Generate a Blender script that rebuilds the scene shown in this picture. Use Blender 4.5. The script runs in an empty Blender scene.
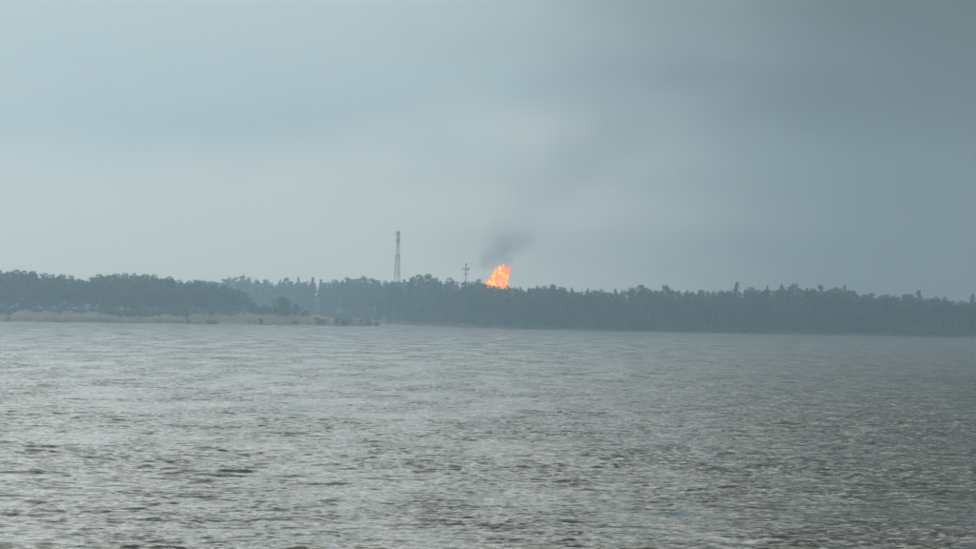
import bpy, math, random
import numpy as np
from mathutils import Vector, Matrix

R = math.radians
rng = np.random.default_rng(11)
random.seed(11)
sc = bpy.context.scene
col = sc.collection

# ------------------------------------------------------------------ camera
CAM_H = 7.0
F_PX = 3974.0                      # focal length in photograph pixels (14 degree lens)
ROLL = 0.0186
PITCH = 36.9 / F_PX
cam_d = bpy.data.cameras.new('camera')
cam_d.sensor_width = 36.0
cam_d.lens = 36.0 * F_PX / 976.0
cam_d.clip_start = 1.0
cam_d.clip_end = 30000.0
cam = bpy.data.objects.new('camera', cam_d)
col.objects.link(cam)
cam.matrix_world = (Matrix.Translation((0, 0, CAM_H)) @ Matrix.Rotation(math.pi / 2 + PITCH, 4, 'X')
                    @ Matrix.Rotation(ROLL, 4, 'Z'))
sc.camera = cam

# ------------------------------------------------------------------ sun and sky
SUN_EL, SUN_AZ = R(33), R(-33)     # behind the overcast, ahead and to the left
sd = Vector((math.sin(SUN_AZ) * math.cos(SUN_EL), math.cos(SUN_AZ) * math.cos(SUN_EL), math.sin(SUN_EL)))
sun_d = bpy.data.lights.new('sun', 'SUN')
sun_d.energy = 0.7
sun_d.angle = R(70)
sun_d.color = (1.0, 0.97, 0.92)
sun = bpy.data.objects.new('sun', sun_d)
col.objects.link(sun)
sun.rotation_euler = (-sd).to_track_quat('-Z', 'Y').to_euler()
sun.location = (0, 0, 300)


class NT:
    """small node-tree writer"""
    def __init__(s, tree):
        s.t = tree; s.n = tree.nodes; s.l = tree.links
    def node(s, typ, **kw):
        n = s.n.new(typ)
        for k, v in kw.items():
            setattr(n, k, v)
        return n
    def put(s, sock, v):
        if isinstance(v, bpy.types.NodeSocket):
            s.l.new(v, sock)
        else:
            sock.default_value = v
    def m(s, op, a, b=None, c=None, clamp=False):
        n = s.node('ShaderNodeMath', operation=op, use_clamp=clamp)
        s.put(n.inputs[0], a)
        if b is not None: s.put(n.inputs[1], b)
        if c is not None: s.put(n.inputs[2], c)
        return n.outputs[0]
    def ss(s, v, lo, hi, o0=0.0, o1=1.0):
        n = s.node('ShaderNodeMapRange', interpolation_type='SMOOTHERSTEP')
        s.put(n.inputs[0], v)
        n.inputs[1].default_value = lo; n.inputs[2].default_value = hi
        n.inputs[3].default_value = o0; n.inputs[4].default_value = o1
        return n.outputs[0]
    def mix(s, f, a, b, blend='MIX'):
        n = s.node('ShaderNodeMix', data_type='RGBA', blend_type=blend)
        s.put(n.inputs[0], f); s.put(n.inputs[6], a); s.put(n.inputs[7], b)
        return n.outputs[2]
    def noise(s, vec, scale, detail=3.0, rough=0.5):
        n = s.node('ShaderNodeTexNoise')
        if vec is not None: s.l.new(vec, n.inputs['Vector'])
        n.inputs['Scale'].default_value = scale
        n.inputs['Detail'].default_value = detail
        n.inputs['Roughness'].default_value = rough
        return n.outputs[0]
    def mapping(s, vec, scale=(1, 1, 1), rot=(0, 0, 0), loc=(0, 0, 0)):
        n = s.node('ShaderNodeMapping')
        s.l.new(vec, n.inputs[0])
        n.inputs['Location'].default_value = loc
        n.inputs['Rotation'].default_value = rot
        n.inputs['Scale'].default_value = scale
        return n.outputs[0]


def lin(r, g, b, k=1.0):
    f = lambda c: (c / 255 / 12.92 if c / 255 <= 0.04045 else ((c / 255 + 0.055) / 1.055) ** 2.4) * k
    return (f(r), f(g), f(b), 1.0)


world = bpy.data.worlds.new('World')
sc.world = world
world.use_nodes = True
world.node_tree.nodes.clear()
w = NT(world.node_tree)
sky = w.node('ShaderNodeTexSky', sky_type='NISHITA')
sky.sun_disc = False
sky.sun_elevation = SUN_EL
sky.sun_rotation = SUN_AZ
sky.air_density = 1.0
sky.dust_density = 3.0
tc = w.node('ShaderNodeTexCoord').outputs['Generated']
sep = w.node('ShaderNodeSeparateXYZ'); w.l.new(tc, sep.inputs[0])
az = w.m('ARCTAN2', sep.outputs[0], sep.outputs[1])
el = sep.outputs[2]
soft = w.m('SUBTRACT', w.noise(w.mapping(tc, (5, 5, 16)), 2.2, 4.0, 0.5), 0.5)
# overcast: a paler clear band low over the land, blue-grey cloud base above it
elw = w.m('ADD', el, w.m('MULTIPLY', soft, 0.05))
low = w.ss(elw, 0.022, 0.062)
over = w.mix(low, lin(229, 227, 212), lin(173, 187, 189))
# the cloud bank that thickens towards the right, its edge uneven
azw = w.m('ADD', az, w.m('MULTIPLY', soft, 0.10))
bank = w.m('MULTIPLY', w.ss(azw, -0.04, 0.108), w.ss(w.m('ABSOLUTE', az), 2.2, 3.0, 1.0, 0.0))
bank = w.m('MULTIPLY', bank, w.ss(el, -0.02, 0.07, 0.85, 1.0))
over = w.mix(bank, over, w.mix(low, lin(56, 62, 63), lin(46, 51, 52)))
cl = w.noise(w.mapping(tc, (1.2, 1.2, 3.0), loc=(3.1, 0.7, 0.2)), 2.0, 4.0, 0.55)
over = w.mix(1.0, over, w.mix(w.ss(el, 0.06, 0.4), (1, 1, 1, 1), w.mix(w.ss(cl, 0.3, 0.7), (0.80, 0.81, 0.83, 1), (1.12, 1.11, 1.08, 1))), 'MULTIPLY')
over = w.mix(1.0, over, w.mix(w.ss(el, 0.06, 0.6), (1, 1, 1, 1), (1.55, 1.44, 1.32, 1)), 'MULTIPLY')   # overcast is brighter overhead
bg1 = w.node('ShaderNodeBackground'); w.l.new(sky.outputs[0], bg1.inputs[0]); bg1.inputs[1].default_value = 0.08
bg2 = w.node('ShaderNodeBackground'); w.l.new(over, bg2.inputs[0]); bg2.inputs[1].default_value = 1.0
mx = w.node('ShaderNodeMixShader'); mx.inputs[0].default_value = 0.92
w.l.new(bg1.outputs[0], mx.inputs[1]); w.l.new(bg2.outputs[0], mx.inputs[2])
wo = w.node('ShaderNodeOutputWorld'); w.l.new(mx.outputs[0], wo.inputs[0])

vs = sc.view_settings
vs.view_transform = 'Standard'
vs.look = 'None'
vs.exposure = 0.44
vs.gamma = 1.0
vs.use_curve_mapping = False
sc.render.engine = 'CYCLES'
cy = sc.cycles
cy.max_bounces = 8
cy.volume_bounces = 4
cy.volume_step_rate = 0.2
cy.volume_max_steps = 256
cy.transparent_max_bounces = 16
cy.sample_clamp_indirect = 4.0
cy.filter_width = 1.5
cy.use_denoising = True


# ------------------------------------------------------------------ helpers
def horizon_y(px):
    return 311.4 + ROLL * (px - 488.0)

def X_at(px, Y):                   # lateral metres of a photograph column at distance Y
    return (px - 488.0) / F_PX * Y

def Z_at(px, py, Y):
    return CAM_H + (horizon_y(px) - py) * Y / F_PX

def px_of(X, Y):
    return 488.0 + X / Y * F_PX

def mesh_np(name, verts, faces, smooth=False):
    verts = np.asarray(verts, dtype=np.float32); faces = np.asarray(faces, dtype=np.int32)
    me = bpy.data.meshes.new(name)
    k = faces.shape[1]
    me.vertices.add(len(verts)); me.vertices.foreach_set('co', verts.ravel())
    me.loops.add(faces.size); me.loops.foreach_set('vertex_index', faces.ravel())
    me.polygons.add(len(faces))
    me.polygons.foreach_set('loop_start', np.arange(0, faces.size, k, dtype=np.int32))
    if smooth:
        me.polygons.foreach_set('use_smooth', np.ones(len(faces), dtype=bool))
    me.update(calc_edges=True)
    return me

def obj(name, me, mat=None, parent=None, loc=None):
    o = bpy.data.objects.new(name, me)
    col.objects.link(o)
    if mat is not None and me is not None and not me.materials:
        me.materials.append(mat)
    if parent is not None: o.parent = parent
    if loc is not None: o.location = loc
    return o

def tag(o, label, cat, group=None):
    o['label'] = label; o['category'] = cat
    if group: o['group'] = group
    return o

def material(name):
    m = bpy.data.materials.new(name); m.use_nodes = True
    m.node_tree.nodes.clear()
    t = NT(m.node_tree)
    out = t.node('ShaderNodeOutputMaterial')
    return m, t, out

def simple(name, c, rough=0.7, var=0.25, scale=0.6, metal=0.0):
    m, t, out = material(name)
    p = t.node('ShaderNodeBsdfPrincipled')
    g = t.node('ShaderNodeNewGeometry').outputs['Position']
    n = t.noise(g, scale, 4.0, 0.6)
    a = tuple(x * (1 - var) for x in c[:3]) + (1,)
    b = tuple(min(1, x * (1 + var)) for x in c[:3]) + (1,)
    t.put(p.inputs['Base Color'], t.mix(n, a, b))
    p.inputs['Roughness'].default_value = rough
    p.inputs['Metallic'].default_value = metal
    t.l.new(p.outputs[0], out.inputs[0])
    return m

def foliage(name, dark, light, thin=0.25):
    m, t, out = material(name)
    d = t.node('ShaderNodeBsdfPrincipled')
    oi = t.node('ShaderNodeObjectInfo').outputs['Random']
    g = t.node('ShaderNodeNewGeometry').outputs['Position']
    n = t.noise(g, 0.35, 4.0, 0.6)
    f = t.m('ADD', t.m('MULTIPLY', oi, 0.5), t.m('MULTIPLY', n, 0.6), clamp=True)
    c = t.mix(f, dark + (1,), light + (1,))
    t.put(d.inputs['Base Color'], c)
    d.inputs['Roughness'].default_value = 0.65
    tr = t.node('ShaderNodeBsdfTranslucent'); t.put(tr.inputs[0], c)
    ms = t.node('ShaderNodeMixShader'); ms.inputs[0].default_value = thin
    t.l.new(d.outputs[0], ms.inputs[1]); t.l.new(tr.outputs[0], ms.inputs[2])
    t.l.new(ms.outputs[0], out.inputs[0])
    return m

M_PINE = foliage('pine_needles', (0.022, 0.038, 0.020), (0.055, 0.085, 0.040))
M_SPRUCE = foliage('spruce_needles', (0.016, 0.030, 0.018), (0.040, 0.062, 0.034))
M_LEAF = foliage('broad_leaves', (0.030, 0.055, 0.020), (0.080, 0.115, 0.042))
M_REED = foliage('dry_reed', (0.58, 0.47, 0.38), (0.82, 0.71, 0.61), 0.5)
M_BARK = simple('bark', (0.12, 0.09, 0.07), 0.9, 0.35, 1.5)
M_LAND = simple('forest_floor', (0.10, 0.10, 0.06), 0.95, 0.4, 0.2)
M_RED = simple('mast_red', (0.38, 0.12, 0.09), 0.6, 0.2, 1.0)
M_WHITE = simple('mast_white', (0.72, 0.72, 0.70), 0.6, 0.1, 1.0)
M_STEEL = simple('galvanised_steel', (0.20, 0.20, 0.21), 0.5, 0.2, 1.0)
M_PANEL = simple('antenna_grey', (0.24, 0.24, 0.25), 0.5, 0.15, 1.0)

# ------------------------------------------------------------------ sea
def build_sea():
    tin = np.linspace(-0.145, 0.145, 321)
    tout = np.concatenate([0.145 + 0.004 * np.cumsum(1.8 ** np.arange(1, 12))])
    t = np.concatenate([-tout[::-1], tin, tout])
    rows = [-2500, -1200, -400, 0, 40, 70, 84, 90]
    y = 94.0
    while y < 1820:
        rows.append(y); y *= 1.00092
    rows += [1840, 1900, 2000, 2300, 2600, 3000]
    rows = np.array(rows, dtype=np.float64)
    yy, tt = np.meshgrid(rows, t, indexing='ij')
    xx = tt * np.maximum(yy, 94.0)
    xx = np.clip(xx, -3500, 3500)
    dy = np.gradient(rows)[:, None] * np.ones_like(tt)
    dx = np.abs(np.gradient(xx, axis=1))
    sp = np.maximum(dy, dx)
    # wind-sea: many crossing wave trains, short-crested, running towards the viewer
    N = 110
    lam = np.exp(rng.uniform(math.log(0.38), math.log(5.5), N))
    th = rng.normal(math.radians(-97), 0.48, N)
    k = 2 * np.pi / lam
    peak = 1.15
    amp = lam * np.where(lam < peak, (lam / peak) ** 0.10, (peak / lam) ** 1.25)
    slope = 0.17
    amp *= slope / math.sqrt(np.sum((amp * k) ** 2 / 2))
    ph = rng.uniform(0, 2 * np.pi, N)
    x = xx.ravel(); yv = yy.ravel(); s = sp.ravel()
    z = np.zeros_like(x); ox = np.zeros_like(x); oy = np.zeros_like(x)
    g = np.zeros_like(x)           # gusts: broad patches of rougher and calmer water
    for lx, ly, a in ((130, 60, 0.9), (57, 33, 2.2), (29, 21, 4.0), (210, 95, 5.1), (75, 24, 1.3)):
        c, sn = math.cos(a * 0.13), math.sin(a * 0.13)
        g += np.sin((c * x + sn * yv) * 2 * np.pi / lx + a) * np.sin((c * yv - sn * x) * 2 * np.pi / ly + 2.1 * a)
    g = 1.0 + 0.16 * g
    live = s < 4.0
    xl, yl, sl, gl = x[live], yv[live], s[live], g[live]
    zz = np.zeros_like(xl); zx = np.zeros_like(xl); zy = np.zeros_like(xl)
    for i in range(N):
        att = np.clip((lam[i] / sl - 1.6) / 1.6, 0, 1)
        p = k[i] * (math.cos(th[i]) * xl + math.sin(th[i]) * yl) + ph[i]
        a = amp[i] * att * gl
        zz += a * np.sin(p)
        cp = np.cos(p)
        zx += 0.75 * a * math.cos(th[i]) * cp
        zy += 0.75 * a * math.sin(th[i]) * cp
    z[live] = zz; ox[live] = zx; oy[live] = zy
    v = np.stack([x + ox, yv + oy, z], 1)
    nr, nc = len(rows), len(t)
    i = np.arange(nr - 1)[:, None] * nc + np.arange(nc - 1)[None, :]
    i = i.ravel()
    f = np.stack([i, i + 1, i + nc + 1, i + nc], 1)
    me = mesh_np('sea', v, f, smooth=True)
    m, t, out = material('sea_water')
    p = t.node('ShaderNodeBsdfPrincipled')
    pos = t.node('ShaderNodeNewGeometry').outputs['Position']
    silt = t.noise(t.mapping(pos, (0.004, 0.012, 1)), 1.0, 3.0)
    t.put(p.inputs['Base Color'], t.mix(silt, (0.092, 0.092, 0.072, 1), (0.122, 0.120, 0.092, 1)))
    p.inputs['Roughness'].default_value = 0.08
    p.inputs['IOR'].default_value = 1.333
    # wavelets too small for the mesh: their slopes tilt the normal
    nrm = t.node('ShaderNodeNewGeometry').outputs['Normal']
    tilt = nrm
    gust = t.ss(t.noise(t.mapping(pos, (0.16, 0.028, 1.0), (0, 0, 0.08)), 1.0, 4.0, 0.65), 0.32, 0.66, 0.45, 1.5)
    psep = t.node('ShaderNodeSeparateXYZ'); t.l.new(pos, psep.inputs[0])
    gust = t.m('MULTIPLY', gust, t.ss(psep.outputs[1], 150.0, 1300.0, 1.0, 1.9))     # the mesh carries fewer of the short waves far out
    for sx, sy, scl, det, amt, rz in ((1.0, 1.9, 2.6, 4.0, 1.45, 0.10), (0.6, 1.25, 0.62, 3.0, 0.8, -0.15), (0.55, 0.065, 1.0, 3.5, 0.24, 0.06)):
        nz = t.node('ShaderNodeTexNoise')
        t.l.new(t.mapping(pos, (sx, sy, 1.0), (0, 0, rz)), nz.inputs['Vector'])
        nz.inputs['Scale'].default_value = scl; nz.inputs['Detail'].default_value = det; nz.inputs['Roughness'].default_value = 0.6
        sub = t.node('ShaderNodeVectorMath', operation='SUBTRACT'); t.l.new(nz.outputs['Color'], sub.inputs[0]); sub.inputs[1].default_value = (0.5, 0.537, 0.5)   # faces steepened by the wind on one side
        mul = t.node('ShaderNodeVectorMath', operation='MULTIPLY'); t.l.new(sub.outputs[0], mul.inputs[0]); mul.inputs[1].default_value = (amt * 0.8, amt * 1.15, 0.0)
        gm = t.node('ShaderNodeVectorMath', operation='SCALE'); t.l.new(mul.outputs[0], gm.inputs[0]); t.l.new(gust, gm.inputs['Scale'])
        add = t.node('ShaderNodeVectorMath', operation='ADD'); t.l.new(tilt, add.inputs[0]); t.l.new(gm.outputs[0], add.inputs[1])
        tilt = add.outputs[0]
    nn = t.node('ShaderNodeVectorMath', operation='NORMALIZE'); t.l.new(tilt, nn.inputs[0])
    t.l.new(nn.outputs[0], p.inputs['Normal'])
    t.l.new(p.outputs[0], out.inputs[0])
    o = obj('sea', me, m)
    o['kind'] = 'structure'
build_sea()

# ------------------------------------------------------------------ land
def smooth_noise(x, seed=0.0):
    return (np.sin(x * 0.031 + seed) + 0.6 * np.sin(x * 0.083 + 2.3 * seed + 1) + 0.4 * np.sin(x * 0.21 + 4.1 * seed)) / 2.0

A_SHORE = [(-900, 1440), (-200, 1470), (0, 1480), (110, 1515), (200, 1555), (300, 1585), (381, 1600)]
B_SHORE = [(-900, 2350), (-100, 2400), (200, 2400), (300, 2260), (360, 2060), (410, 1850), (465, 1700), (520, 1625), (600, 1592), (780, 1588), (976, 1588), (1300, 1560), (1900, 1520)]
# ground height profile of the reed headland, photo column -> metres
A_TOP = [(-900, 4.5), (110, 4.5), (190, 4.2), (235, 3.0), (262, 3.0), (310, 2.9), (340, 1.7), (372, 0.5), (381, 0.15)]

def interp(tab, x):
    a = np.array(tab, dtype=float)
    return np.interp(x, a[:, 0], a[:, 1])

def land_A(px, Y):
    d = Y - (interp(A_SHORE, px) + 2.5 * smooth_noise(px * 3.0, 1.7))
    top = interp(A_TOP, px)
    w_ = np.where(px > 190, 14.0, 55.0)
    h = top * (1 - np.exp(-np.maximum(d, 0) / w_ * 2.0)) + 0.25 + np.minimum(d, 0) * 0.12
    back = np.interp(px, [-900, 200, 300, 381], [330, 220, 60, 8])
    return h - np.maximum(d - back, 0) * 0.08

def land_B(px, Y):
    d = Y - (interp(B_SHORE, px) + 4.0 * smooth_noise(px * 2.0, 0.4))
    h = 6.5 * (1 - np.exp(-np.maximum(d, 0) / 55.0)) + 0.3 + np.minimum(d, 0) * 0.12
    h = h + np.clip(d, 0, 40) / 40 * np.interp(px, [300, 420], [4.0, 0.0])
    h = h + np.clip(d - 30, 0, 200) * 0.008 * (1 + smooth_noise(px * 0.8, 3.0))
    return h

def headland_ground():
    m, t, out = material('headland_ground')
    p = t.node('ShaderNodeBsdfPrincipled')
    g = t.node('ShaderNodeNewGeometry').outputs['Position']
    sp = t.node('ShaderNodeSeparateXYZ'); t.l.new(g, sp.inputs[0])
    n = t.noise(g, 0.25, 4.0, 0.6)
    dry = t.m('MAXIMUM', t.ss(t.m('ADD', sp.outputs[0], t.m('MULTIPLY', n, 12.0)), -116.0, -106.0), t.ss(t.m('ADD', sp.outputs[2], n), 1.6, 2.4, 1.0, 0.0))
    straw = t.mix(t.ss(n, 0.3, 0.7), (0.50, 0.42, 0.34, 1), (0.72, 0.63, 0.53, 1))
    t.put(p.inputs['Base Color'], t.mix(dry, (0.08, 0.08, 0.05, 1), straw))
    p.inputs['Roughness'].default_value = 0.95
    t.l.new(p.outputs[0], out.inputs[0])
    return m

def strip_land(name, tab, pxs, fn, depth, mat):
    ds = np.concatenate([[-14, -6, -3, -1, 0, 1, 2, 4, 7, 11, 16], np.linspace(22, depth, 26)])
    vv = []
    for d in ds:
        Y = interp(tab, pxs) + d
        Z = fn(pxs, Y)
        rough = 0.18 * np.sin(pxs * 1.7 + d) * np.sin(pxs * 0.53 + d * 0.4) * (d > 0)
        vv.append(np.stack([X_at(pxs, Y), Y, Z + rough], 1))
    nr, nc = len(ds), len(pxs)
    v = np.concatenate(vv)
    i = (np.arange(nr - 1)[:, None] * nc + np.arange(nc - 1)[None, :]).ravel()
    f = np.stack([i, i + 1, i + nc + 1, i + nc], 1)
    o = obj(name, mesh_np(name, v, f, True), mat)
    o['kind'] = 'structure'
    return o

strip_land('mainland', B_SHORE, np.arange(-900, 1901, 6.0), land_B, 420, M_LAND)
strip_land('headland', A_SHORE, np.concatenate([np.arange(-900, 180, 6.0), np.arange(180, 384, 2.0)]), land_A, 260, headland_ground())

# ------------------------------------------------------------------ tree prototypes (unit: metres, about 16 m tall)
def tube(path, radii, n=6):
    path = np.array(path, float)
    vs_, fs = [], []
    for j, p in enumerate(path):
        d = path[min(j + 1, len(path) - 1)] - path[max(j - 1, 0)]
        d /= np.linalg.norm(d) + 1e-9
        u = np.cross(d, [0.3, 0.9, 0.1]); u /= np.linalg.norm(u)
        q = np.cross(d, u)
        for a in range(n):
            an = 2 * math.pi * a / n
            vs_.append(p + radii[j] * (math.cos(an) * u + math.sin(an) * q))
    for j in range(len(path) - 1):
        for a in range(n):
            b = (a + 1) % n
            fs.append((j * n + a, j * n + b, (j + 1) * n + b, (j + 1) * n + a))
    fs.append((0, 1, 2, 3)); 
    k = (len(path) - 1) * n
    fs.append((k, k + 1, k + 2, k + 3))
    return np.array(vs_), np.array(fs)

def merge(parts):
    vo, fo, n = [], [], 0
    for v, f in parts:
        vo.append(v); fo.append(f + n); n += len(v)
    return np.concatenate(vo), np.concatenate(fo)

def leaves(centres, size, r, flat=0.0, elong=1.0):
    """one quad clump per centre, randomly turned"""
    n = len(centres)
    a = r.normal(size=(n, 3)); a[:, 2] *= (1 - flat)
    a /= np.linalg.norm(a, axis=1)[:, None]
    b = r.normal(size=(n, 3)); b -= (b * a).sum(1)[:, None] * a
    b /= np.linalg.norm(b, axis=1)[:, None]
    s = size * r.uniform(0.55, 1.25, n)[:, None]
    a = a * s * elong; b = b * s * 0.62
    c = centres
    v = np.stack([c - a, c + b * r.uniform(0.6, 1.2, (n, 1)), c + a, c - b * r.uniform(0.6, 1.2, (n, 1))], 1).reshape(-1, 3)
    f = np.arange(4 * n).reshape(-1, 4)
    return v, f

def lobe_points(n, c, rad, r, shell=0.45):
    d = r.normal(size=(n, 3)); d /= np.linalg.norm(d, axis=1)[:, None]
    q = (shell + (1 - shell) * r.uniform(0, 1, n) ** 0.5)[:, None]
    lump = 1 + 0.18 * np.sin(5 * d[:, :1] + c[0] * 3) + 0.15 * np.sin(7 * d[:, 1:2] + c[2])
    return np.array(c) + d * q * lump * np.array(rad)

def proto_pine(seed):
    r = np.random.default_rng(seed)
    H = 16.0
    bend = r.normal(0, 0.35, 2)
    path = [(bend[0] * (t ** 2) * 1.5, bend[1] * t ** 2 * 1.5, t * H * 0.95) for t in np.linspace(0, 1, 7)]
    parts = [tube(path, np.linspace(0.26, 0.05, 7))]
    pts = []
    nl = 9
    for i in range(nl):
        t = 0.50 + 0.46 * (i / (nl - 1))
        ang = i * 2.4 + r.uniform(-.5, .5)
        reach = (2.5 * math.sin(math.pi * min(1, (t - 0.36) / 0.66)) ** 0.7) * r.uniform(0.55, 1.05)
        if i == nl - 1: reach = 0.2
        cx = bend[0] * t * t * 1.5; cy_ = bend[1] * t * t * 1.5
        c = (cx + reach * math.cos(ang), cy_ + reach * math.sin(ang), t * H + r.uniform(-.2, .3))
        rad = (r.uniform(1.2, 1.9), r.uniform(1.2, 1.9), r.uniform(0.7, 1.15))
        pts.append(lobe_points(105, c, rad, r))
        parts.append(tube([(cx, cy_, t * H - 0.9), ((cx + c[0]) / 2, (cy_ + c[1]) / 2, t * H - 0.35), c], [0.09, 0.06, 0.03], 5))
    return merge(parts), leaves(np.concatenate(pts), 0.40, r, 0.2)

def proto_spruce(seed):
    r = np.random.default_rng(seed)
    H = 16.0
    parts = [tube([(0, 0, t * H * 0.985) for t in np.linspace(0, 1, 6)], np.linspace(0.24, 0.03, 6))]
    pts = []
    for z in np.arange(1.6, H - 0.2, 0.52):
        u = 1 - z / H
        rr = 0.50 + 2.25 * u ** 0.72 * r.uniform(0.8, 1.12)
        for b in range(int(8 + 4 * u)):
            an = r.uniform(0, 2 * math.pi)
            ln = rr * r.uniform(0.65, 1.1)
            m = max(3, int(ln * 5))
            tt = np.linspace(0.12, 1, m) ** 0.8
            p = np.stack([ln * tt * math.cos(an), ln * tt * math.sin(an), z - 0.32 * ln * tt + 0.10 * ln * tt ** 3], 1)
            pts.append(p + r.normal(0, 0.09, p.shape))
    pts.append(np.stack([r.normal(0, .06, 14), r.normal(0, .06, 14), np.linspace(H - 1.2, H + .1, 14)], 1))
    return merge(parts), leaves(np.concatenate(pts), 0.33, r, 0.3)

def proto_broad(seed, H=16.0, wide=1.0):
    r = np.random.default_rng(seed)
    path = [(0.2 * math.sin(3 * t + seed), 0.2 * math.cos(2 * t + seed), t * H * 0.85) for t in np.linspace(0, 1, 6)]
    parts = [tube(path, np.linspace(0.28, 0.06, 6))]
    pts = []
    nl = 13
    for i in range(nl):
        t = 0.27 + 0.64 * (i / (nl - 1))
        ang = i * 2.4 + r.uniform(-.4, .4)
        reach = wide * 2.6 * math.sin(math.pi * min(1.0, (t - 0.08) / 0.9)) ** 0.8 * r.uniform(0.45, 1.0)
        if i == nl - 1: reach = 0.25
        c = (reach * math.cos(ang), reach * math.sin(ang), t * H)
        rad = (wide * r.uniform(1.3, 1.9), wide * r.uniform(1.3, 1.9), r.uniform(1.1, 1.6))
        pts.append(lobe_points(85, c, rad, r))
        parts.append(tube([(0, 0, t * H - 1.8), (c[0] * .5, c[1] * .5, t * H - .8), c], [0.10, 0.06, 0.03], 5))
    return merge(parts), leaves(np.concatenate(pts), 0.42, r)

PROTO = {}
for kind, fn, mat in (('pine', proto_pine, M_PINE), ('spruce', proto_spruce, M_SPRUCE), ('birch', proto_broad, M_LEAF)):
    PROTO[kind] = []
    for s in range(4):
        (tv, tf), (cv, cf) = fn(100 + s * 7 + len(kind))
        top = cv[:, 2].max(); k = 16.0 / top
        tv = tv * k; cv = cv * k
        tm = mesh_np(kind + '_trunk', tv, tf); tm.materials.append(M_BARK)
        cm = mesh_np(kind + '_crown', cv, cf); cm.materials.append(mat)
        PROTO[kind].append((tm, cm, (cv, cf)))

N_TREE = 0
def tree(kind, X, Y, z, height, label, group, width=None, v=None):
    global N_TREE
    N_TREE += 1
    tm, cm, _ = PROTO[kind][rng.integers(4) if v is None else v]
    e = bpy.data.objects.new(kind + '_tree', None)
    col.objects.link(e)
    e.empty_display_size = 1.0
    e.location = (X, Y, z - 0.12)
    sz = (height + 0.12) / 16.0
    sx = sz ** 0.7 * rng.uniform(0.88, 1.15) if width is None else width
    e.scale = (sx, sx, sz)
    e.rotation_euler = (0, 0, rng.uniform(0, 6.283))
    tag(e, label, 'tree', group)
    obj('trunk', tm, None, e); obj('crown', cm, None, e)
    return e

# skyline of the wood as read from the photograph: column, row of each tree top
SKY_A = [(-60, 270), (-48, 271), (-36, 269), (-24, 272), (-12, 271), (0, 270.2), (8, 271), (16, 269), (24, 270), (32, 270.5), (45, 272), (53, 274), (62, 273.2), (71, 275), (79, 278), (92, 276.5), (100, 273.5), (109, 274),
         (116, 273), (125, 272), (135, 272.3), (145, 273), (154, 273.5), (162, 277.5), (171, 276), (180, 279), (189, 280), (198, 279), (207, 281), (216, 283), (224, 285), (231, 287.5), (238, 289), (244, 291), (250, 297)]
SKY_B = [(196, 279.5, 'b'), (204, 280, 'p'), (213, 280, 'b'), (223, 278, 'p'), (230, 276.5, 'b'), (237, 276, 'p'), (242, 274.3, 'p'), (250, 276, 'b'), (258, 279, 'b'), (265, 278.5, 'p'), (272, 281, 's'),
         (280, 278, 's'), (286, 277.3, 's'), (292, 281, 'p'), (299, 277, 's'), (306, 280.5, 'b'), (314, 276.5, 's'), (322, 279, 's'), (328, 281, 's'), (335, 279.5, 's'), (342, 279, 's'),
         (350, 277.3, 'p'), (357, 278, 'b'), (364, 275, 'b'), (371, 278, 'p'), (379, 280, 'b'), (387, 280, 's'), (393, 281, 'p'), (400, 281, 's'), (406, 279, 's'), (412, 275.5, 'p'),
         (420, 274, 'b'), (428, 273.5, 'p'), (435, 277, 'b'), (442, 280, 's'), (450, 277, 'b'), (458, 280, 's'), (465, 281, 'p'), (472, 281, 's'), (478, 279, 's'), (485, 283.5, 'p'),
         (492, 284.6, 'b'), (499, 285.8, 'b'), (507, 284.8, 'b'), (515, 287, 'b'), (522, 286, 's'), (530, 286, 's'), (538, 285.5, 's'), (545, 285, 'b'), (553, 284, 'p'), (560, 286.5, 's'),
         (566, 287.5, 'b'), (572, 287, 's'), (580, 290.5, 'b'), (588, 288, 's'), (595, 289.5, 's'), (602, 289, 'b'), (609, 291, 's'), (616, 288, 's'), (624, 290, 'b'), (633, 287, 's'),
         (642, 284.5, 'p'), (649, 287.5, 'b'), (657, 290, 's'), (667, 284, 's'), (673, 289, 's'), (680, 289.5, 's'), (686, 289, 's'), (693, 291, 'b'), (700, 288.5, 's'), (707, 290, 's'),
         (714, 289.5, 's'), (722, 290, 's'), (730, 290, 's'), (745, 288, 's'), (751, 287, 's'), (758, 289, 's'), (764, 288.5, 's'), (769, 284.5, 's'), (776, 288, 's'), (788, 288, 's'),
         (800, 288, 'b'), (807, 287, 's'), (812, 287.5, 's'), (826, 289.5, 's'), (833, 287, 'p'), (839, 287.5, 'b'), (850, 289.5, 's'), (858, 290.5, 's'), (864, 294, 's'),
         (872, 292, 'b'), (880, 296, 's'), (887, 292.5, 'b'), (895, 295, 's'), (903, 293.5, 's'), (910, 293, 'b'), (916, 297, 's'), (927, 297, 'b'), (936, 295.5, 'b'), (945, 297, 'b'),
         (954, 300.5, 's'), (963, 300, 'b'), (981, 297, 's'), (990, 298, 'b'), (1000, 297, 's'), (1010, 299, 's'), (1020, 298, 'b'), (1031, 300, 's'), (1042, 299, 'p')]
KIND = {'b': 'birch', 's': 'spruce', 'p': 'pine'}
NOUN = {'pine': 'rounded pine', 'birch': 'broad leafy tree', 'spruce': 'pointed spruce'}
def place_label(kind, px, side, row):
    """what the tree stands behind or between, named by things one can find"""
    n = NOUN[kind]
    if side == 'A':
        if px > 190: return 'dark ' + n + ' at the sloping end of the wood above the headland'
        if px > 100: return 'dark ' + n + ' of the wood behind the low thin shore reeds'
        return 'dark ' + n + ' of the wood behind the tall pale reed strip'
    where = ('behind the reedy headland' if px < 381 else 'between headland tip and antenna mast' if px < 466 else
             'between antenna mast and flame' if px < 490 else 'just in front of the flame' if px < 509 else
             'between flame and tall lone spruce' if px < 737 else 'beyond the tall lone spruce')
    return 'hazy ' + n + (' on the forest skyline ' if row == 'ridge' else ' at the far waterline ') + where
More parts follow.
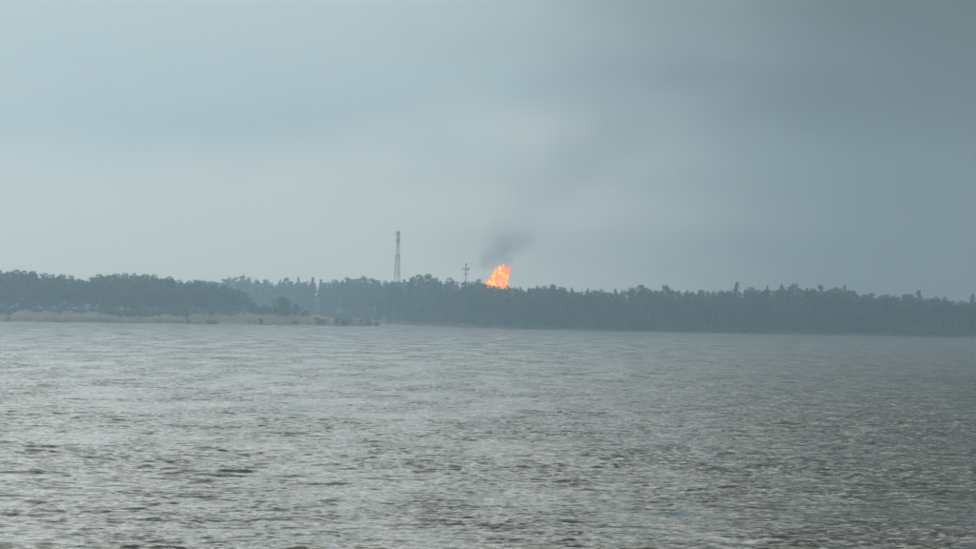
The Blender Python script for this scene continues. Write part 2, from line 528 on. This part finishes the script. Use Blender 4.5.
def skyline(px, py, kind, side, depth=None, label=None, width=None, v=None):
    tab, fn = (A_SHORE, land_A) if side == 'A' else (B_SHORE, land_B)
    d = depth if depth is not None else rng.uniform(38, 75)
    Y = float(interp(tab, px)) + d
    z = float(fn(np.array([px]), np.array([Y]))[0])
    h = Z_at(px, py, Y) - z
    group = None
    if label is None:
        label = place_label(kind, px, side, 'ridge')
        group = label.replace('hazy ', '').replace('dark ', '') + ' group'
    tree(kind, X_at(px, Y), Y, z, h, label, group, width, v)

for i, (px, py) in enumerate(SKY_A):
    skyline(px, py, 'birch' if (i % 3) else 'pine', 'A', depth=rng.uniform(30, 60) if px < 200 else rng.uniform(22, 36))
for px, py, k in SKY_B:
    if k == 's' and rng.random() < 0.5: k = 'bp'[rng.integers(2)]
    skyline(px + rng.uniform(-1.5, 1.5), py + rng.uniform(-0.4, 0.9), KIND[k], 'B')
# trees that stand out above the ridge
skyline(737, 281, 'spruce', 'B', 45, 'tall broad spruce rising alone well above the even far ridge line', 1.5, 0)
skyline(782, 283.5, 'spruce', 'B', 45, 'tall slim spruce beside a tall rounded pine on the far ridge', 1.15, 1)
skyline(794, 282.7, 'pine', 'B', 48, 'tall rounded pine beside a tall slim spruce on the far ridge', 0.95, 2)
skyline(820, 284, 'pine', 'B', 48, 'tall thin-topped pine between two clumps on the dark end of the far ridge', 0.75, 1)
skyline(845, 284.5, 'spruce', 'B', 46, 'tall narrow spruce where the dark end of the far ridge begins to fall', 1.15, 2)
skyline(921, 289.3, 'pine', 'B', 46, 'lone pine with a small tuft on bare stem above the low end of the ridge', 0.62, 3)
skyline(973, 293, 'spruce', 'B', 46, 'tall dark spruce topping the lowest end of the far ridge', 1.1, 3)

# front rows
def front(side, px, d, hm, kinds):
    tab, fn = (A_SHORE, land_A) if side == 'A' else (B_SHORE, land_B)
    Y = float(interp(tab, px)) + d
    z = float(fn(np.array([px]), np.array([Y]))[0])
    k = kinds[rng.integers(len(kinds))]
    lb = place_label(k, px, side, 'shore')
    tree(k, X_at(px, Y), Y, z, hm, lb, lb.replace('hazy ', '').replace('dark ', '') + ' group')

for px in np.arange(-62, 236, 8.6):
    px = px + rng.uniform(-2.5, 2.5)
    cap = 13.5 if px < 190 else np.interp(px, [190, 240], [12, 9.0])
    front('A', px, rng.uniform(15, 24), cap * rng.uniform(0.7, 1.0), ['birch', 'birch', 'pine'])
for px in np.concatenate([np.arange(258, 400, 9.5), np.arange(400, 1045, 7.4)]):
    px = px + rng.uniform(-2.5, 2.5)
    front('B', px, rng.uniform(6, 14), rng.uniform(9, 13.5), ['birch', 'spruce', 'pine', 'birch'])

# the rest of the wood, seen only as one mass between and behind these
def wood(name, label, spots):
    vs_, fs, ms, n = [], [], [], 0
    names = ['pine', 'spruce', 'birch']
    for X, Y, z, h, kind in spots:
        cv, cf = PROTO[kind][rng.integers(4)][2]
        pick = rng.permutation(len(cf))[:150]
        q = cv[cf[pick]]
        cen = q.mean(1, keepdims=True)
        q = cen + (q - cen) * 2.0
        a = rng.uniform(0, 6.283); s = h / 16.0
        c_, s_ = math.cos(a), math.sin(a)
        sx = s ** 0.7 * rng.uniform(0.9, 1.2)
        P = np.stack([(q[..., 0] * c_ - q[..., 1] * s_) * sx + X, (q[..., 0] * s_ + q[..., 1] * c_) * sx + Y, q[..., 2] * s + z], -1)
        vs_.append(P.reshape(-1, 3)); m = len(pick)
        fs.append(np.arange(4 * m).reshape(-1, 4) + n); n += 4 * m
        ms.append(np.full(m, names.index(kind), dtype=np.int32))
    me = mesh_np(name, np.concatenate(vs_), np.concatenate(fs))
    for m in (M_PINE, M_SPRUCE, M_LEAF): me.materials.append(m)
    me.polygons.foreach_set('material_index', np.concatenate(ms))
    o = obj(name, me)
    o['kind'] = 'stuff'; tag(o, label, 'woodland')

sky_a = np.array(SKY_A)
sky_b = np.array([(a, b) for a, b, c in SKY_B] + [(1060, 300), (1900, 302)], float)
sky_b = sky_b[np.argsort(sky_b[:, 0])]
def spots_for(side, lo, hi, rows, step):
    tab, fn = (A_SHORE, land_A) if side == 'A' else (B_SHORE, land_B)
    tabs = sky_a if side == 'A' else sky_b
    out = []
    for d in rows:
        for px in np.arange(lo, hi, step):
            p = px + rng.uniform(-step / 2, step / 2)
            dd = d + rng.uniform(-5, 5)
            if side == 'A' and p > 246 - d * 0.1: continue
            Y = float(interp(tab, p)) + dd
            z = float(fn(np.array([p]), np.array([Y]))[0])
            cap = Z_at(p, np.interp(p, tabs[:, 0], tabs[:, 1]) + 1.4, Y) - z
            h = min(cap, 17.0) * rng.uniform(0.80, 1.0)
            if h < 3: continue
            kd = ['birch', 'pine', 'birch'][rng.integers(3)] if side == 'A' else ['spruce', 'birch', 'pine', 'spruce'][rng.integers(4)]
            out.append((X_at(p, Y), Y, z, h, kd))
    for px in np.arange(lo, hi, 4.2 if side == 'A' else 3.0):                  # undergrowth along the edge of the wood
        p = px + rng.uniform(-2, 2)
        if side == 'A' and p > 240: continue
        Y = float(interp(tab, p)) + (rng.uniform(10, 16) if side == 'A' else rng.uniform(1, 12))
        z = float(fn(np.array([p]), np.array([Y]))[0])
        out.append((X_at(p, Y), Y, z - 1.0, rng.uniform(3.5, 6.5), 'birch'))
    return out
wood('woodland', 'dark mass of trees filling the wood behind the pale shore reeds', spots_for('A', -420, 250, (24, 34, 46, 62, 80), 8.5))
wood('woodland', 'long hazy blue mass of forest covering the far shore', spots_for('B', 90, 1500, (12, 22, 34, 48, 64, 84), 8.2))

# ------------------------------------------------------------------ shrubs and reeds of the headland
def clump(seed, n, H, W, size):
    r = np.random.default_rng(seed)
    pts = []
    for i in range(n):
        a = r.uniform(0, 6.283); t = r.uniform(0.12, 0.80)
        rr = W * 0.55 * r.uniform(0.1, 1) * math.sqrt(max(0.15, 1 - t * t))
        pts.append(lobe_points(70, (rr * math.cos(a), rr * math.sin(a), t * H), (W * .30, W * .30, H * .22), r))
    cv, cf = leaves(np.concatenate(pts), size, r)
    parts = []
    for i in range(5):
        a = i * 1.26 + 0.3
        parts.append(tube([(0.1 * math.cos(a), 0.1 * math.sin(a), 0), (W * .18 * math.cos(a), W * .18 * math.sin(a), H * .4), (W * .3 * math.cos(a), W * .3 * math.sin(a), H * .75)], [0.10, 0.07, 0.03], 5))
    return merge(parts), (cv, cf)

def shrub(px, py_top, wpx, d, label, seed, n=12, mat=M_LEAF, name='shrub', group=None):
    Y = float(interp(A_SHORE, px)) + d
    z = float(land_A(np.array([px]), np.array([Y]))[0]) - 0.1
    H = Z_at(px, py_top, Y) - z
    (sv, sf), (cv, cf) = clump(seed, n, H, wpx * Y / F_PX, 0.22 + 0.02 * H)
    cv[:, 2] = np.maximum(cv[:, 2], 0.05)
    cv[:, 2] *= H / cv[:, 2].max()
    e = bpy.data.objects.new(name, None); col.objects.link(e); e.location = (X_at(px, Y), Y, z)
    tag(e, label, 'tree' if H > 5 else 'shrub', group)
    sm = mesh_np('stems', sv, sf); sm.materials.append(M_BARK); obj('stem', sm, None, e)
    cm = mesh_np('foliage', cv, cf); cm.materials.append(mat); obj('crown' if H > 5 else 'foliage', cm, None, e)

shrub(283, 293.6, 21, 14, 'big round dark tree standing alone on the reedy headland', 5, 26, M_SPRUCE, 'round_tree')
shrub(297.5, 303, 8, 14, 'small tree close beside the big round tree on the headland', 8, 12, M_SPRUCE, 'round_tree')
shrub(305, 309, 13, 13, 'low spreading bush on the slope below the big round tree', 9, 12)
shrub(263, 304, 16, 18, 'bush between the edge of the wood and the big round tree', 12, 14)
shrub(254, 302, 10, 22, 'bush at the foot of the sloping edge of the wood', 13, 12)
for i, (px, top, wd, d) in enumerate([(212, 319.5, 9, -0.3), (216, 320, 6, 1), (262, 318, 5, 0.5), (296, 320.5, 8, -0.4), (318, 317.5, 6, 2), (324, 318.3, 8, 0.2), (339, 317, 7, 2),
                                    (346, 318.5, 8, 0.6), (353, 318, 8, 1.6), (361, 319, 8, 0.8), (368, 320.5, 6, 0.4), (371, 320, 5, 1.2), (377, 322, 6, 0.4), (47, 316, 7, 1), (57, 315, 8, 3), (84, 316, 6, 2), (8, 317, 9, 1), (104, 317, 10, 2), (122, 318.5, 7, 1), (140, 318, 9, 2), (188, 318.5, 9, 1), (365, 318.5, 6, 2.5)]):
    shrub(px, top, wd, d, 'low dark shoreline shrub among the pale reeds at the water', 40 + i, 7, M_LEAF, 'shrub', 'shoreline shrubs in the reeds')

def reed_stand(name, label, beds, mat):
    vv = []
    for (p0, p1, d0, d1, n, h0, h1) in beds:
        p = rng.uniform(p0, p1, n); d = rng.uniform(d0, d1, n)
        Y = interp(A_SHORE, p) + d
        z = land_A(p, Y)
        X = X_at(p, Y)
        edge = np.clip(np.minimum(p - p0, p1 - p) / 16.0, 0.12, 1)
        h = rng.uniform(h0, h1, n) * edge * (1 + 0.28 * smooth_noise(p * 9, 1.0) + 0.22 * smooth_noise(p * 31, 2.0))
        a = rng.uniform(0, 3.1416, n); wd = rng.uniform(0.10, 0.24, n)
        lean = rng.normal(0, 0.16, (n, 2)) * h[:, None]
        b1 = np.stack([X - wd * np.cos(a), Y - wd * np.sin(a), z - 0.3], 1)
        b2 = np.stack([X + wd * np.cos(a), Y + wd * np.sin(a), z - 0.3], 1)
        t2 = np.stack([X + lean[:, 0] + wd * .5 * np.cos(a), Y + lean[:, 1] + wd * .5 * np.sin(a), z + h * 0.92], 1)
        t1 = np.stack([X + lean[:, 0] - wd * .4 * np.cos(a), Y + lean[:, 1] - wd * .4 * np.sin(a), z + h], 1)
        vv.append(np.stack([b1, b2, t2, t1], 1).reshape(-1, 3))
    v = np.concatenate(vv)
    o = obj(name, mesh_np(name, v, np.arange(len(v)).reshape(-1, 4)), mat)
    o['kind'] = 'stuff'; tag(o, label, 'reeds')
reed_stand('reeds', 'pale dry reeds covering the low headland beside the open water',
           [(186, 240, -1, 10, 2600, 0.6, 1.3), (225, 345, 0, 24, 9000, 0.7, 1.6), (240, 330, -1, 2, 900, 0.5, 1.2), (335, 379, -1, 8, 3200, 1.0, 2.1)], M_REED)
reed_stand('reeds', 'strip of pale reeds along the shore in front of the dark wood',
           [(-420, 30, -1, 8, 8000, 0.9, 1.6), (2, 120, -1, 13, 11000, 1.4, 2.3), (70, 215, -1, 7, 9000, 1.0, 1.7), (150, 186, 0, 8, 2500, 1.6, 2.5)], M_REED)

# ------------------------------------------------------------------ masts
def rods(list_, n=5):
    return merge([tube([a, b], [r, r], n) for a, b, r in list_])

def part(name, vf, mat, parent, stuff=False):
    me = mesh_np(name, *vf); me.materials.append(mat)
    o = obj(name, me, None, parent)
    if stuff: o['kind'] = 'stuff'
    return o

def box(c, s, rz=0.0):
    v = np.array([(x, y, z) for x in (-.5, .5) for y in (-.5, .5) for z in (-.5, .5)]) * np.array(s)
    c_, s_ = math.cos(rz), math.sin(rz)
    v = np.stack([v[:, 0] * c_ - v[:, 1] * s_, v[:, 0] * s_ + v[:, 1] * c_, v[:, 2]], 1) + np.array(c)
    f = np.array([(0, 1, 3, 2), (4, 6, 7, 5), (0, 4, 5, 1), (2, 3, 7, 6), (0, 2, 6, 4), (1, 5, 7, 3)])
    return v, f

def mast_base(px, d):
    Y = float(interp(B_SHORE, px)) + d
    return X_at(px, Y), Y, float(land_B(np.array([px]), np.array([Y]))[0])

def lattice_mast():
    px = 397.3
    X, Y, z0 = mast_base(px, 170)
    zt = lambda py: Z_at(px, py, Y) - z0
    e = bpy.data.objects.new('lattice_mast', None); col.objects.link(e)
    e.location = (X, Y, z0); e.rotation_euler = (0, 0, 0.25)
    tag(e, 'tall lattice mast with red and white bands rising above the far forest', 'mast')
    ztop, z3, z2, z1 = zt(231.2), zt(243), zt(255), zt(268)
    def half(z):                   # half width of the tower
        return np.interp(z, [0, z1, z2, z2 + 0.6, ztop], [1.9, 1.1, 0.8, 0.5, 0.48])
    corner = lambda k, z: (half(z) * (1 if k in (0, 3) else -1), half(z) * (1 if k < 2 else -1), z)
    bands = [(0, z1 - 4.5, M_WHITE), (z1 - 4.5, z1, M_RED), (z1, z2, M_STEEL), (z2, z3, M_WHITE), (z3, ztop, M_RED)]
    for a, b, mat in bands:
        for k in range(4):
            part('leg', rods([(corner(k, a), corner(k, b), 0.085)], 6), mat, e)
        rl = []
        nb = max(2, int((b - a) / (1.1 + half((a + b) / 2) * 0.5)))
        zs = np.linspace(a, b, nb + 1)
        for i in range(nb):
            for k in range(4):
                k2 = (k + 1) % 4
                rl.append((corner(k, zs[i]), corner(k2, zs[i + 1]), 0.036))
                rl.append((corner(k2, zs[i]), corner(k, zs[i + 1]), 0.036))
                rl.append((corner(k, zs[i + 1]), corner(k2, zs[i + 1]), 0.034))
        part('bracing', rods(rl, 4), mat, e, True)
    part('cable_ladder', merge([box((0.25, 0.15, ztop / 2), (0.22, 0.08, ztop - 0.4))]), M_STEEL, e)
    for zz in (z2 + 0.15, z3 - 0.1):
        part('platform', box((0, 0, zz), (2.5, 2.5, 0.14)), M_STEEL, e)
    for zz, hh in ((ztop - 1.0, 2.0), (z3 + 1.5, 2.2), (z2 - 0.9, 1.5)):
        rr = 0.75 + half(zz)
        for i in range(3):
            a = i * 2.094 + 0.4
            pn = part('antenna_panel', box((rr * math.cos(a), rr * math.sin(a), zz), (0.20, 0.30, hh), a), M_PANEL, e)
            part('bracket', rods([((0.4 * math.cos(a), 0.4 * math.sin(a), zz), (rr * math.cos(a), rr * math.sin(a), zz), 0.05)], 4), M_STEEL, pn)
    part('lightning_rod', rods([((0, 0, ztop - 0.2), (0, 0, ztop + 1.3), 0.05)], 5), M_STEEL, e)
lattice_mast()

def antenna_mast():
    px = 466.0
    X, Y, z0 = mast_base(px, 170)
    zt = lambda py: Z_at(px, py, Y) - z0
    m = Y / F_PX
    e = bpy.data.objects.new('antenna_mast', None); col.objects.link(e); e.location = (X, Y, z0)
    tag(e, 'short dark antenna mast with crossarms beside the orange flame', 'mast')
    top = zt(264.5)
    part('pole', rods([((0, 0, 0), (0, 0, top), 0.24)], 8), M_STEEL, e)
    part('top_antenna', merge([box((0, 0, top - 0.1), (0.8, 0.6, 1.3))]), M_PANEL, e)
    z1, z2 = zt(268.8), zt(274.2)
    part('crossarm', merge([box((0.05, 0, z1), (3.3, 0.22, 0.24))]), M_STEEL, e)
    part('crossarm', merge([box((0.0, 0, z2), (2.3, 0.20, 0.22))]), M_STEEL, e)
    part('crossarm', merge([box((0.0, 0, z1 + 0.1), (0.2, 2.6, 0.22))]), M_STEEL, e)
    for x_, zz, hh in ((-1.45, z1, 1.25), (1.3, z1 + 0.1, 1.35), (-0.55, z1 - .1, 1.0), (0.7, z1 - .2, 1.2), (-0.85, z2 + .1, 0.9), (0.9, z2, 1.0)):
        part('antenna_panel', box((x_, 0.22 if abs(x_) > 1 else -0.25, zz), (0.42, 0.24, hh)), M_PANEL, e)
    a = (1.55, 0, z1 + 0.5); b = ((471.3 - px) * m, 0, zt(262.8))
    arm = part('whip_arm', rods([((1.55, 0, z1), b, 0.045)], 5), M_STEEL, e)
    part('whip_head', box(b, (0.36, 0.36, 0.75)), M_PANEL, arm)
antenna_mast()

# ------------------------------------------------------------------ flame
def flame_material():
    m, t, out = material('burning_gas')
    g = t.node('ShaderNodeNewGeometry').outputs['Position']
    n = t.noise(g, 0.8, 4.0, 0.7)
    n2 = t.noise(t.mapping(g, (1, 1, 0.7)), 0.22, 3.0, 0.5)
    f = t.m('ADD', t.m('MULTIPLY', n, 0.6), t.m('MULTIPLY', n2, 0.5))
    r = t.node('ShaderNodeValToRGB')
    t.l.new(f, r.inputs[0])
    cr = r.color_ramp
    cr.elements[0].position = 0.46; cr.elements[0].color = (1.0, 0.15, 0.01, 1)
    cr.elements[1].position = 0.70; cr.elements[1].color = (1.0, 0.46, 0.07, 1)
    e2 = cr.elements.new(0.57); e2.color = (1.0, 0.25, 0.015, 1)
    em = t.node('ShaderNodeEmission')
    t.l.new(r.outputs[0], em.inputs[0])
    t.put(em.inputs[1], t.ss(f, 0.46, 0.72, 1.4, 2.6))
    t.l.new(em.outputs[0], out.inputs[0])
    return m
M_FIRE = flame_material()

FPX = 498.0
FY = float(interp(B_SHORE, FPX)) + 165
def flame():
    X = X_at(494, FY)
    z0 = float(land_B(np.array([494.0]), np.array([FY]))[0])
    m = FY / F_PX
    e = bpy.data.objects.new('flame', None); col.objects.link(e); e.location = (X, FY, z0)
    tag(e, 'large orange gas flame leaning sideways above the far treetops', 'flame')
    r = np.random.default_rng(3)
    L = lambda px, py, dy=0: np.array([(px - 494) * m, dy, Z_at(px, py, FY) - z0])
    # burning core and tongues: path start, end, widest radius
    tongues = [((494, 298), (504.5, 270), 4.1), ((490, 293), (499, 268.5), 2.7), ((497, 296), (508, 274), 3.5), ((488, 291), (494, 274), 1.9), ((488, 290), (484.2, 283.2), 1.4),
               ((487.5, 291), (489, 279.5), 1.5), ((495, 283), (501, 264.2), 1.7), ((498, 282), (506, 265.3), 1.8), ((500, 281), (511.2, 267.2), 1.7), ((501, 283), (511.4, 272.3), 1.6),
               ((500, 289), (508.8, 279), 1.9), ((498, 278), (503.4, 263.6), 1.5), ((492, 284), (496.5, 268.5), 1.5), ((499, 292), (505, 283.5), 2.2), ((497, 280), (498.6, 266.8), 1.1), ((502, 279), (508.8, 266.4), 1.2)]
    for (a, b, rad) in tongues:
        A = L(*a, r.uniform(-1.5, 1.5)); B = L(*b, r.uniform(-2.2, 2.2))
        n, k = 11, 10
        vs_ = []
        ax = B - A; ln = np.linalg.norm(ax); ax /= ln
        u = np.cross(ax, [0, 1, 0]); u /= np.linalg.norm(u); q = np.cross(ax, u)
        p1, p2 = r.uniform(0, 6.28, 2)
        for i in range(n):
            t = i / (n - 1)
            prof = (math.sin(math.pi * t ** 0.62) ** 0.8) * (1 - 0.48 * t) + 0.02
            c = A + ax * ln * t + u * 0.35 * math.sin(5 * t + p1) * t + q * 0.35 * math.sin(6 * t + p2) * t
            for j in range(k):
                an = 2 * math.pi * j / k
                w_ = rad * prof * (1 + 0.20 * math.sin(3 * an + 7 * t + p1) + 0.16 * math.sin(5 * an - 9 * t + p2) + 0.12 * r.normal())
                vs_.append(c + w_ * (math.cos(an) * u + math.sin(an) * q))
        fs = [(i * k + j, i * k + (j + 1) % k, (i + 1) * k + (j + 1) % k, (i + 1) * k + j) for i in range(n - 1) for j in range(k)]
        me = mesh_np('flame_tongue', vs_, fs, True); me.materials.append(M_FIRE)
        obj('flame_tongue', me, None, e)
    # torn-off licks of fire
    for (px, py, s) in [(510.6, 265.6, .32), (512.6, 270.0, .28), (507.4, 263.4, .28), (495.2, 267.6, .25), (484.0, 281.6, .25)]:
        me = mesh_np('flame_lick', *tube([L(px, py) - (0.5 * s, 0, 1.2 * s), L(px, py), L(px, py) + (0.6 * s, 0, 1.3 * s)], [0.15 * s, s, 0.05], 7), True)
        me.materials.append(M_FIRE)
        obj('flame_lick', me, None, e)
flame()

# ------------------------------------------------------------------ smoke
def smoke():
    m_ = FY / F_PX
    zb = Z_at(500, 270, FY)
    # closed tapering hull along the bent axis of the plume
    axis = lambda s: np.array([X_at(484.5, FY) + 88.0 * s, FY + 10 * s, zb - 1.0 + 104.0 * s])
    rad = lambda s: 8.0 + 62.0 * s ** 0.9
    n, k = 14, 20
    vs_ = []
    for i in range(n):
        s = i / (n - 1)
        c = axis(s); rr = rad(s)
        for j in range(k):
            an = 2 * math.pi * j / k
            vs_.append(c + np.array([rr * math.cos(an), rr * math.sin(an), 0]))
    fs = [(i * k + j, i * k + (j + 1) % k, (i + 1) * k + (j + 1) % k, (i + 1) * k + j) for i in range(n - 1) for j in range(k)]
    vs_ = [Vector(v) for v in vs_]
    faces = fs + [tuple(range(k - 1, -1, -1)), tuple(range((n - 1) * k, n * k))]
    me = bpy.data.meshes.new('smoke'); me.from_pydata(vs_, [], faces); me.update()
    m, t, out = material('smoke')
    pos = t.node('ShaderNodeNewGeometry').outputs['Position']
    sp = t.node('ShaderNodeSeparateXYZ'); t.l.new(pos, sp.inputs[0])
    s = t.m('DIVIDE', t.m('SUBTRACT', sp.outputs[2], zb - 1.0), 104.0)
    ax = t.m('ADD', t.m('MULTIPLY', s, 88.0), float(X_at(484.5, FY)))
    ay = t.m('ADD', t.m('MULTIPLY', s, 10.0), FY)
    rr = t.m('ADD', t.m('MULTIPLY', t.m('POWER', t.m('MAXIMUM', s, 0.0), 0.9), 62.0), 8.0)
    ddx = t.m('DIVIDE', t.m('SUBTRACT', sp.outputs[0], ax), rr)
    ddy = t.m('DIVIDE', t.m('SUBTRACT', sp.outputs[1], ay), rr)
    r0 = r_ = t.m('SQRT', t.m('ADD', t.m('MULTIPLY', ddx, ddx), t.m('MULTIPLY', ddy, ddy)))
    nz = t.noise(t.mapping(pos, (1, 1, 1), loc=(37.0, 5.0, 11.0)), 0.13, 5.0, 0.62)
    nzb = t.noise(pos, 0.035, 3.0, 0.55)
    r_ = t.m('ADD', r_, t.m('ADD', t.m('MULTIPLY', t.m('SUBTRACT', nz, 0.5), 0.9), t.m('MULTIPLY', t.m('SUBTRACT', nzb, 0.5), 1.6)))
    core = t.m('MULTIPLY', t.ss(r_, 0.1, 0.85, 1.0, 0.0), t.ss(r0, 0.8, 0.99, 1.0, 0.0))
    nz2 = t.noise(pos, 0.03, 3.0, 0.5)
    puff = t.ss(nz, 0.44, 0.58, 0.05, 1.0)
    thick = t.ss(s, 0.02, 0.24, 1.0, 0.0)          # dense rolling puffs just above the fire
    thin = t.m('MULTIPLY', t.ss(s, 0.45, 1.0, 1.0, 0.0), t.ss(nz2, 0.3, 0.7, 0.35, 1.0))
    dens = t.m('ADD', t.m('MULTIPLY', t.m('MULTIPLY', thick, puff), 0.055), t.m('MULTIPLY', thin, 0.0095))
    dens = t.m('MULTIPLY', t.m('MULTIPLY', dens, core), t.ss(s, 0.0, 0.035))
    pv = t.node('ShaderNodeVolumePrincipled')
    pv.inputs['Color'].default_value = (0.40, 0.45, 0.53, 1)
    t.l.new(dens, pv.inputs['Density'])
    t.l.new(pv.outputs[0], out.inputs['Volume'])
    o = obj('smoke', me, m)
    o['kind'] = 'stuff'
    tag(o, 'grey smoke drifting up from the orange flame', 'smoke')
smoke()

# ------------------------------------------------------------------ haze
def haze():
    v, f = box((0, 350, 69), (7200, 5900, 142))
    me = mesh_np('haze', v, f)
    m, t, out = material('haze_air')
    pv = t.node('ShaderNodeVolumePrincipled')
    pv.inputs['Color'].default_value = (0.61, 0.82, 0.99, 1)
    pv.inputs['Density'].default_value = 4.4e-4
    pv.inputs['Anisotropy'].default_value = 0.7
    t.l.new(pv.outputs[0], out.inputs['Volume'])
    o = obj('haze', me, m)
    o['kind'] = 'stuff'
    tag(o, 'pale blue haze over the water and far shore', 'haze')
haze()
print('trees', N_TREE)
